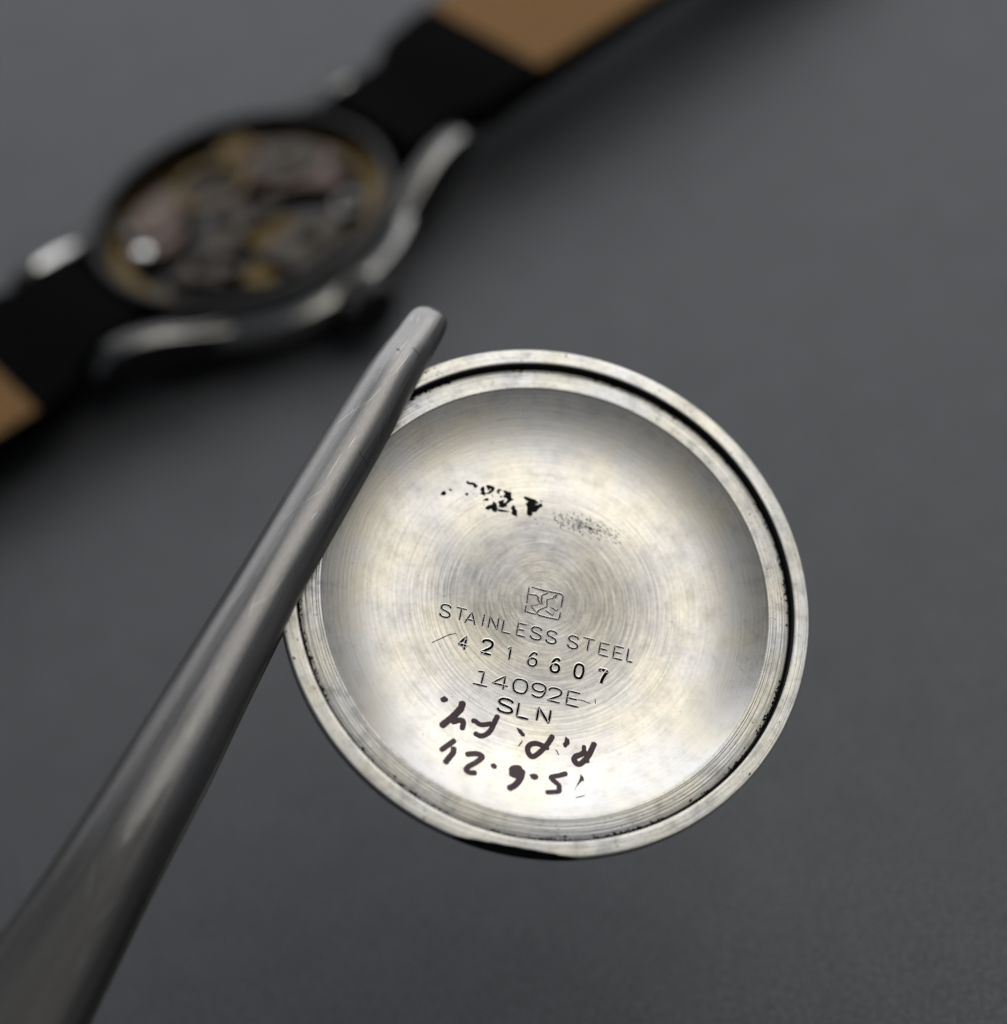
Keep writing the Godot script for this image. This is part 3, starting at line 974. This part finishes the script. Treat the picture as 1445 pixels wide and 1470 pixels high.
func build_strap(w: Node3D, e: float) -> void:
	var black := plain(Color(0.0016, 0.0016, 0.0016).linear_to_srgb(), 0.85)
	black.metallic_specular = 0.12
	var tan_ := plain(Color(0.26, 0.147, 0.062).linear_to_srgb(), 0.8)
	tan_.metallic_specular = 0.15
	var grain := noise(61, 0.06, 4).get_seamless_image(256, 256)
	grain.convert(Image.FORMAT_L8)
	var gd := grain.get_data()
	for k in gd.size():
		gd[k] = clampi(205 + (gd[k] - 128) / 2, 0, 255)
	tan_.albedo_texture = as_texture(256, 256, gd)
	tan_.uv1_scale = Vector3(2, 6, 1)
	var reach := 86.0
	var path := []
	for k in 41:
		var f := k / 40.0
		var d := 15.7 + reach * f
		var top := 8.4 + (1.5 if e > 0 else -1.4) * smoothstep(0.03, 0.16, f)
		if e > 0:
			top -= 7.0 * smoothstep(0.45, 1.0, f)
		else:
			top -= 4.0 * smoothstep(0.3, 0.9, f)
		var half := lerpf(9.3, 8.4, f) + 0.5 * smoothstep(0.10, 0.16, f)
		if d < 22.5:
			half = 7.4
		if k == 40:
			half -= 2.0
		path.append([d, top, half, lerpf(3.4, 2.0, smoothstep(0.05, 0.5, f))])
	var s := Shape.new()
	var rows := []
	for p in path:
		var row := PackedVector3Array()
		var half: float = p[2]
		var th: float = p[3]
		for c in [[half - 0.5, 0.0], [half, -0.5], [half, -th + 0.6], [half - 0.9, -th], [-half + 0.9, -th], [-half, -th + 0.6], [-half, -0.5], [-half + 0.5, 0.0], [half - 0.5, 0.0]]:
			row.append(Vector3(p[0] * e, p[1] + c[1], c[0]))
		rows.append(row)
	s.grid(rows, true, 0, 1, [], e > 0)
	for en in [0, 40]:
		var first := s.v.size()
		for p in rows[en]:
			s.v.append(p)
			s.uv.append(Vector2(0.5, 0.5))
		for k in range(1, 7):
			if (e > 0) == (en == 40):
				s.ix.append_array([first, first + k, first + k + 1])
			else:
				s.ix.append_array([first, first + k + 1, first + k])
	var strap := part("strap", s.mesh(), black, w)
	# tan lining, let in a little from the edges
	s = Shape.new()
	rows = []
	for p in path:
		if p[0] < (29.5 if e > 0 else 28.6):
			continue
		var row := PackedVector3Array()
		var half: float = p[2] - 0.45
		for c in [[-half, -0.02], [-half + 0.25, 0.16], [0.0, 0.18], [half - 0.25, 0.16], [half, -0.02]]:
			row.append(Vector3(p[0] * e, p[1] + c[1], c[0]))
		rows.append(row)
	s.grid(rows, false, 0, 1, [], e < 0)
	part("lining", s.mesh(), tan_, strap)

func wheel(s: Shape, c: Vector2, r: float, h0: float, h1: float, teeth: int) -> void:
	var p := PackedVector2Array()
	for k in teeth * 4:
		var a := TAU * k / (teeth * 4.0)
		p.append(c + Vector2.from_angle(a) * (r if k % 4 < 2 else r * 0.93))
	slab(s, p, h0, h1, 0.05)

func ring_mesh(c: Vector2, r0: float, r1: float, h0: float, h1: float) -> ArrayMesh:
	var s := Shape.new()
	lathe(s, [[r0, h0], [r0, h1]], 64)
	lathe(s, [[r0, h1], [r1, h1]], 64)
	lathe(s, [[r1, h1], [r1, h0]], 64)
	for k in s.v.size():
		s.v[k] += Vector3(c.x, 0, c.y)
	return s.mesh()

func build_movement(w: Node3D) -> void:
	var plate := steel(Color(0.032, 0.027, 0.022).linear_to_srgb(), 0.42)
	var rose := steel(Color(0.060, 0.044, 0.037).linear_to_srgb(), 0.40)
	var gold := steel(Color(0.052, 0.034, 0.010).linear_to_srgb(), 0.38)
	var bright := steel(Color(0.10, 0.098, 0.095).linear_to_srgb(), 0.3)
	var glint_head := steel(Color(0.75, 0.74, 0.72).linear_to_srgb(), 0.15)
	var blackened := steel(Color(0.05, 0.05, 0.05).linear_to_srgb(), 0.4)
	var ruby := plain(Color(0.05, 0.012, 0.014).linear_to_srgb(), 0.1)
	var s := Shape.new()
	slab(s, circle(Vector2.ZERO, 13.3, 96), 3.8, 4.9, 0.1)
	var mv := part("movement", s.mesh(), blackened, w)
	part("movement_ring", ring_mesh(Vector2.ZERO, 12.1, 13.9, 4.4, 5.9), gold, mv)
	# bridges
	var plates := [
		[rose, [2.6, -11.6, 7.0, -9.6, 10.6, -6.0, 12.0, -1.0, 11.6, 3.0, 8.6, 4.4, 6.4, 1.4, 3.2, -1.0, 2.6, -4.4, 4.4, -7.0]],
		[rose, [-11.6, -2.2, -10.8, -6.0, -7.0, -9.8, -2.6, -10.6, -1.6, -7.4, -4.0, -5.2, -5.0, -2.6, -8.0, -1.0]],
		[plate, [-6.6, 2.2, -3.4, -1.6, 0.4, -1.4, 3.4, 1.0, 3.0, 2.6, -1.0, 2.0, -4.0, 4.4]],
		[plate, [-10.8, 2.4, -7.4, 1.4, -4.6, 5.6, -5.8, 9.6]],
		[plate, [-2.8, 6.0, 1.6, 5.0, 6.4, 6.4, 4.6, 10.8, -1.4, 11.6]],
		[bright, [6.2, 6.2, 8.6, 5.6, 9.6, 7.4, 7.4, 9.4, 5.4, 8.4]],
	]
	for b in plates:
		s = Shape.new()
		slab(s, pairs(b[1]), 4.9, 6.6 if b[0] != bright else 6.9, 0.25)
		part("bridge", s.mesh(), b[0], mv)
	# balance wheel with its arms
	part("balance_rim", ring_mesh(Vector2(0.2, -6.2), 3.1, 3.9, 6.7, 7.1), gold, mv)
	s = Shape.new()
	slab(s, PackedVector2Array([Vector2(-3.0, -6.5), Vector2(3.4, -6.5), Vector2(3.4, -5.9), Vector2(-3.0, -5.9)]), 6.75, 7.0, 0.05)
	part("balance_arm", s.mesh(), gold, mv)
	# wheels
	for g in [[Vector2(7.6, -3.6), 3.4, 6.6, 6.95, 40, plate], [Vector2(5.4, -9.6), 1.9, 6.6, 6.95, 24, gold], [Vector2(-6.8, -5.8), 2.3, 6.6, 6.9, 30, rose], [Vector2(0.6, 3.6), 2.7, 5.6, 5.9, 36, gold], [Vector2(-3.4, 8.0), 1.9, 5.4, 5.7, 28, gold]]:
		s = Shape.new()
		wheel(s, g[0], g[1], g[2], g[3], g[4])
		part("gear", s.mesh(), g[5], mv)
	# domed screws, two of them coloured brighter to stand for glints, and jewels
	for c in [Vector2(-10.2, -2.6), Vector2(-9.4, -6.3), Vector2(7.6, -3.6), Vector2(10.6, 1.6), Vector2(3.6, -2.6), Vector2(-7.0, 3.2), Vector2(2.4, 8.0), Vector2(-6.0, 7.2), Vector2(7.6, 7.4), Vector2(-2.0, -0.6)]:
		s = Shape.new()
		lathe(s, [[0.02, 0.45], [0.4, 0.42], [0.75, 0.3], [0.95, 0.08], [0.95, -0.2]], 32)
		var sc := part("screw", s.mesh(), glint_head if c.x < -10.0 else (bright if c.x < -9.0 else plate), mv)
		sc.position = Vector3(c.x, 6.95, c.y) * MM
	for c in [Vector2(0.2, -6.2), Vector2(6.0, -6.6), Vector2(-4.0, -4.8), Vector2(1.0, 0.6)]:
		s = Shape.new()
		lathe(s, [[0.02, 0.3], [0.35, 0.24], [0.55, 0.0], [0.55, -0.2]], 24)
		var j := part("jewel", s.mesh(), ruby, mv)
		j.position = Vector3(c.x, 7.1, c.y) * MM
